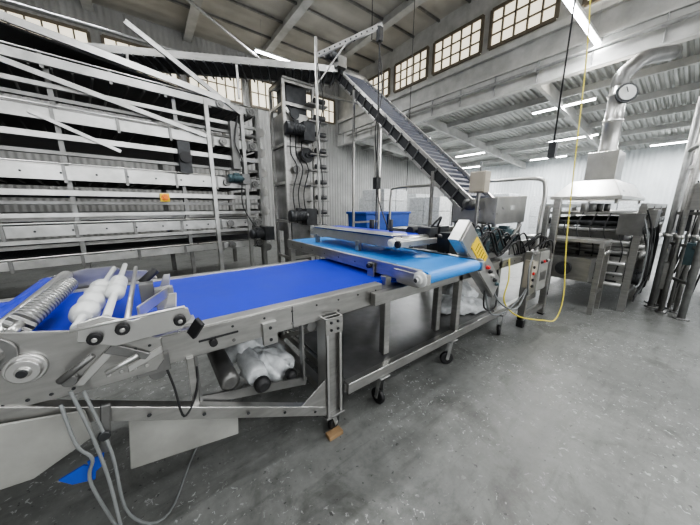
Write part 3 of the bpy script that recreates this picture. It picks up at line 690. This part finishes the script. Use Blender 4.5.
b.bx(5.35,5.5,.5,.75,1.15,1.45,STEELD);b.bx(5.7,6.1,.42,.5,1.25,1.5,STEEL)
for x in(5.6,6.1,6.6,7.2): b.cyl((x,1.2,1.46),(x,1.2,1.6),.05,STEELD,12)
b.done()
b=B('exhaust_hood',.006)
def frust(b,x0,x1,y0,y1,z0,X0_,X1_,Y0_,Y1_,z1,mat):
    vs=[(x0,y0,z0),(x1,y0,z0),(x1,y1,z0),(x0,y1,z0),(X0_,Y0_,z1),(X1_,Y0_,z1),(X1_,Y1_,z1),(X0_,Y1_,z1)]
    b.add(vs,[(0,3,2,1),(4,5,6,7),(0,1,5,4),(1,2,6,5),(2,3,7,6),(3,0,4,7)],mat)
frust(b,5.9,8.3,.85,1.75,1.72,6.15,8.0,1.0,1.55,1.98,STEELB);b.bx(5.88,8.32,.83,1.77,1.66,1.72,STEELB)
b.bx(6.25,6.75,1.02,1.42,1.98,2.45,STEELB)
b.rev((6.5,1.22,2.43),(0,0,1),[(0,.14),(.1,.12),(.5,.12),(.5,.135),(.54,.135),(.54,.12),(.9,.12),(.9,.135),(.94,.135),(.94,.12),(1.05,.12)],STEELB,22)
b.tube([(6.5,1.22,3.4),(6.5,1.22,3.6),(6.6,1.15,3.75),(6.9,1.05,3.95),(7.9,.85,4.25)],.115,STEELD,16)
for x in(5.95,8.25):
    for y in(.9,1.7): b.bx(x-.02,x+.02,y-.02,y+.02,1.59,1.68,STEEL)
b.done()
b=B('pressure_gauge_dial',.002)
b.rev((6.38,1.11,3.32),(-.75,-.6,.1),[(-.06,.03),(0,.03),(0,.15),(.03,.15),(.03,.115)],DARK,24);b.rev((6.36,1.095,3.323),(-.75,-.6,.1),[(0,.115),(.02,.115)],WHITEP,24)
b.beam((6.33,1.075,3.32),(6.30,1.10,3.40),.01,.01,BLACK);b.done()
b=B('vertical_pipe_rack',0)
for x,y,r,z in((6.15,.30,.035,3.0),(6.35,.22,.03,2.8),(5.95,.18,.03,3.1),(6.1,.05,.025,2.5),(5.8,-.02,.04,3.6),(6.45,.30,.05,2.3),(6.9,.28,.04,3.2),(6.25,.12,.02,2.6),(6.6,.1,.03,2.9)):
    b.cyl((x,y,0),(x,y,z),r,STEEL if r<.035 else GALV,12);b.rev((x,y,1.1),(0,0,1),[(0,r),(0,r*1.5),(.05,r*1.5),(.05,r)],STEELB,12)
    b.rev((x,y,0),(0,0,1),[(0,r*2),(.02,r*2)],STEELD,12)
b.tube([(6.15,.30,2.3),(6.0,.2,2.35),(5.8,-.02,2.35)],.03,GALV)
for z in(.5,1.0,1.45,2.1,2.4): b.beam((5.8,-.02,z),(6.45,.32,z),.03,.04,STEEL)
b.bx(5.86,6.02,.06,.16,1.5,1.85,STEEL);b.bx(6.1,6.3,.12,.22,1.2,1.5,DARK);b.bx(6.2,6.42,.2,.32,.3,.7,STEEL);b.bx(5.9,6.1,.0,.1,.75,1.05,TEAL)
random.seed(9)
for i in range(9):
    x=5.8+.08*i;y=-.05+.03*i
    b.tube([(x,y,2.6-random.random()*.9),(x-.06,y-.1,1.7),(x+.12*random.random(),y-.06,1.0),(x+.1,y,.3+.3*random.random())],.010,BLACK)
b.done()
b=B('spare_machine_frame',.004)
for x in(6.9,8.1):
    for y in(-.9,-.25): b.bx(x-.03,x+.03,y-.03,y+.03,0,1.7,STEEL)
b.bx(6.87,8.13,-.93,-.22,1.0,1.2,BBIN);b.bx(6.87,8.13,-.93,-.22,.3,.38,STEELD);b.bx(6.87,8.13,-.93,-.22,1.66,1.74,STEEL)
b.rev((6.86,-.6,.7),(-1,0,0),[(0,.15),(.05,.15)],STEELD,18);b.bx(6.95,8.05,-.85,-.3,.38,.95,STEELD)
b.done()
# ------------------------------------------------------------------ cables + ceiling pipes
b=B('yellow_power_cord',0)
b.tube([(5.3,1.6,ZC),(5.2,1.5,5.),(4.95,1.32,3.5),(4.75,1.2,2.),(4.65,1.12,1.),(4.5,1.02,.35),(4.25,1.0,.06),(3.8,1.02,.15),(3.35,1.15,.28),(3.1,1.22,.5),(3.15,1.22,.75),(3.3,1.3,.95)],.008,YCAB,8)
b.done()
b=B('ceiling_conduit',0)
b.cyl((X1-.25,-6,4.7),(X1-.25,10.5,4.7),.04,GALV,10)
b.cyl((X0,8.8,5.4),(X1,8.8,5.4),.04,GALV,10)
b.cyl((-3.,5.,6.2),(3.5,9.5,6.2),.04,GALV,10)
b.cyl((3.4,3.9,ZC),(3.4,3.9,4.3),.008,BLACK,6);b.cyl((5.0,4.4,ZC),(5.0,4.4,1.9),.008,BLACK,6)
b.cyl((5.6,1.75,ZC),(5.6,1.75,2.6),.012,BLACK,6);b.bx(5.55,5.65,1.70,1.80,2.35,2.6,DARK)
for y in(-5,-1,3,7):b.bx(X1-.29,X1-.1,y-.02,y+.02,4.64,4.76,GALV)
b.done()
# ------------------------------------------------------------------ daylight through clerestory windows, added fill from the south
def win(loc,sx,sy,e,rot,col):
    o=area(loc,sx,sy,e,col,rot);o.name='window_daylight'
win((1.5,Y0+.3,3.8),12,3,140,(math.radians(90),0,0),(.98,.98,1))  # added fill lamp in front of the made-up south windows
win((X1-.3,2,6.1),10,.9,340,(0,math.radians(60),0),(1,.94,.85))
w=bpy.data.worlds.new('world');bpy.context.scene.world=w;w.use_nodes=True
w.node_tree.nodes['Background'].inputs['Color'].default_value=(.7,.8,1,1);w.node_tree.nodes['Background'].inputs['Strength'].default_value=.3
bpy.context.scene.view_settings.look='AgX - Medium High Contrast'
bpy.context.scene.view_settings.exposure=.45
# ------------------------------------------------------------------ camera
cam=bpy.data.cameras.new('camera');cam.sensor_width=36;cam.lens=36*265/700;cam.clip_start=.05
co=bpy.data.objects.new('camera',cam);bpy.context.scene.collection.objects.link(co)
co.location=(0,0,1.55)
co.rotation_euler=(math.radians(78),0,math.radians(53-90))
bpy.context.scene.camera=co
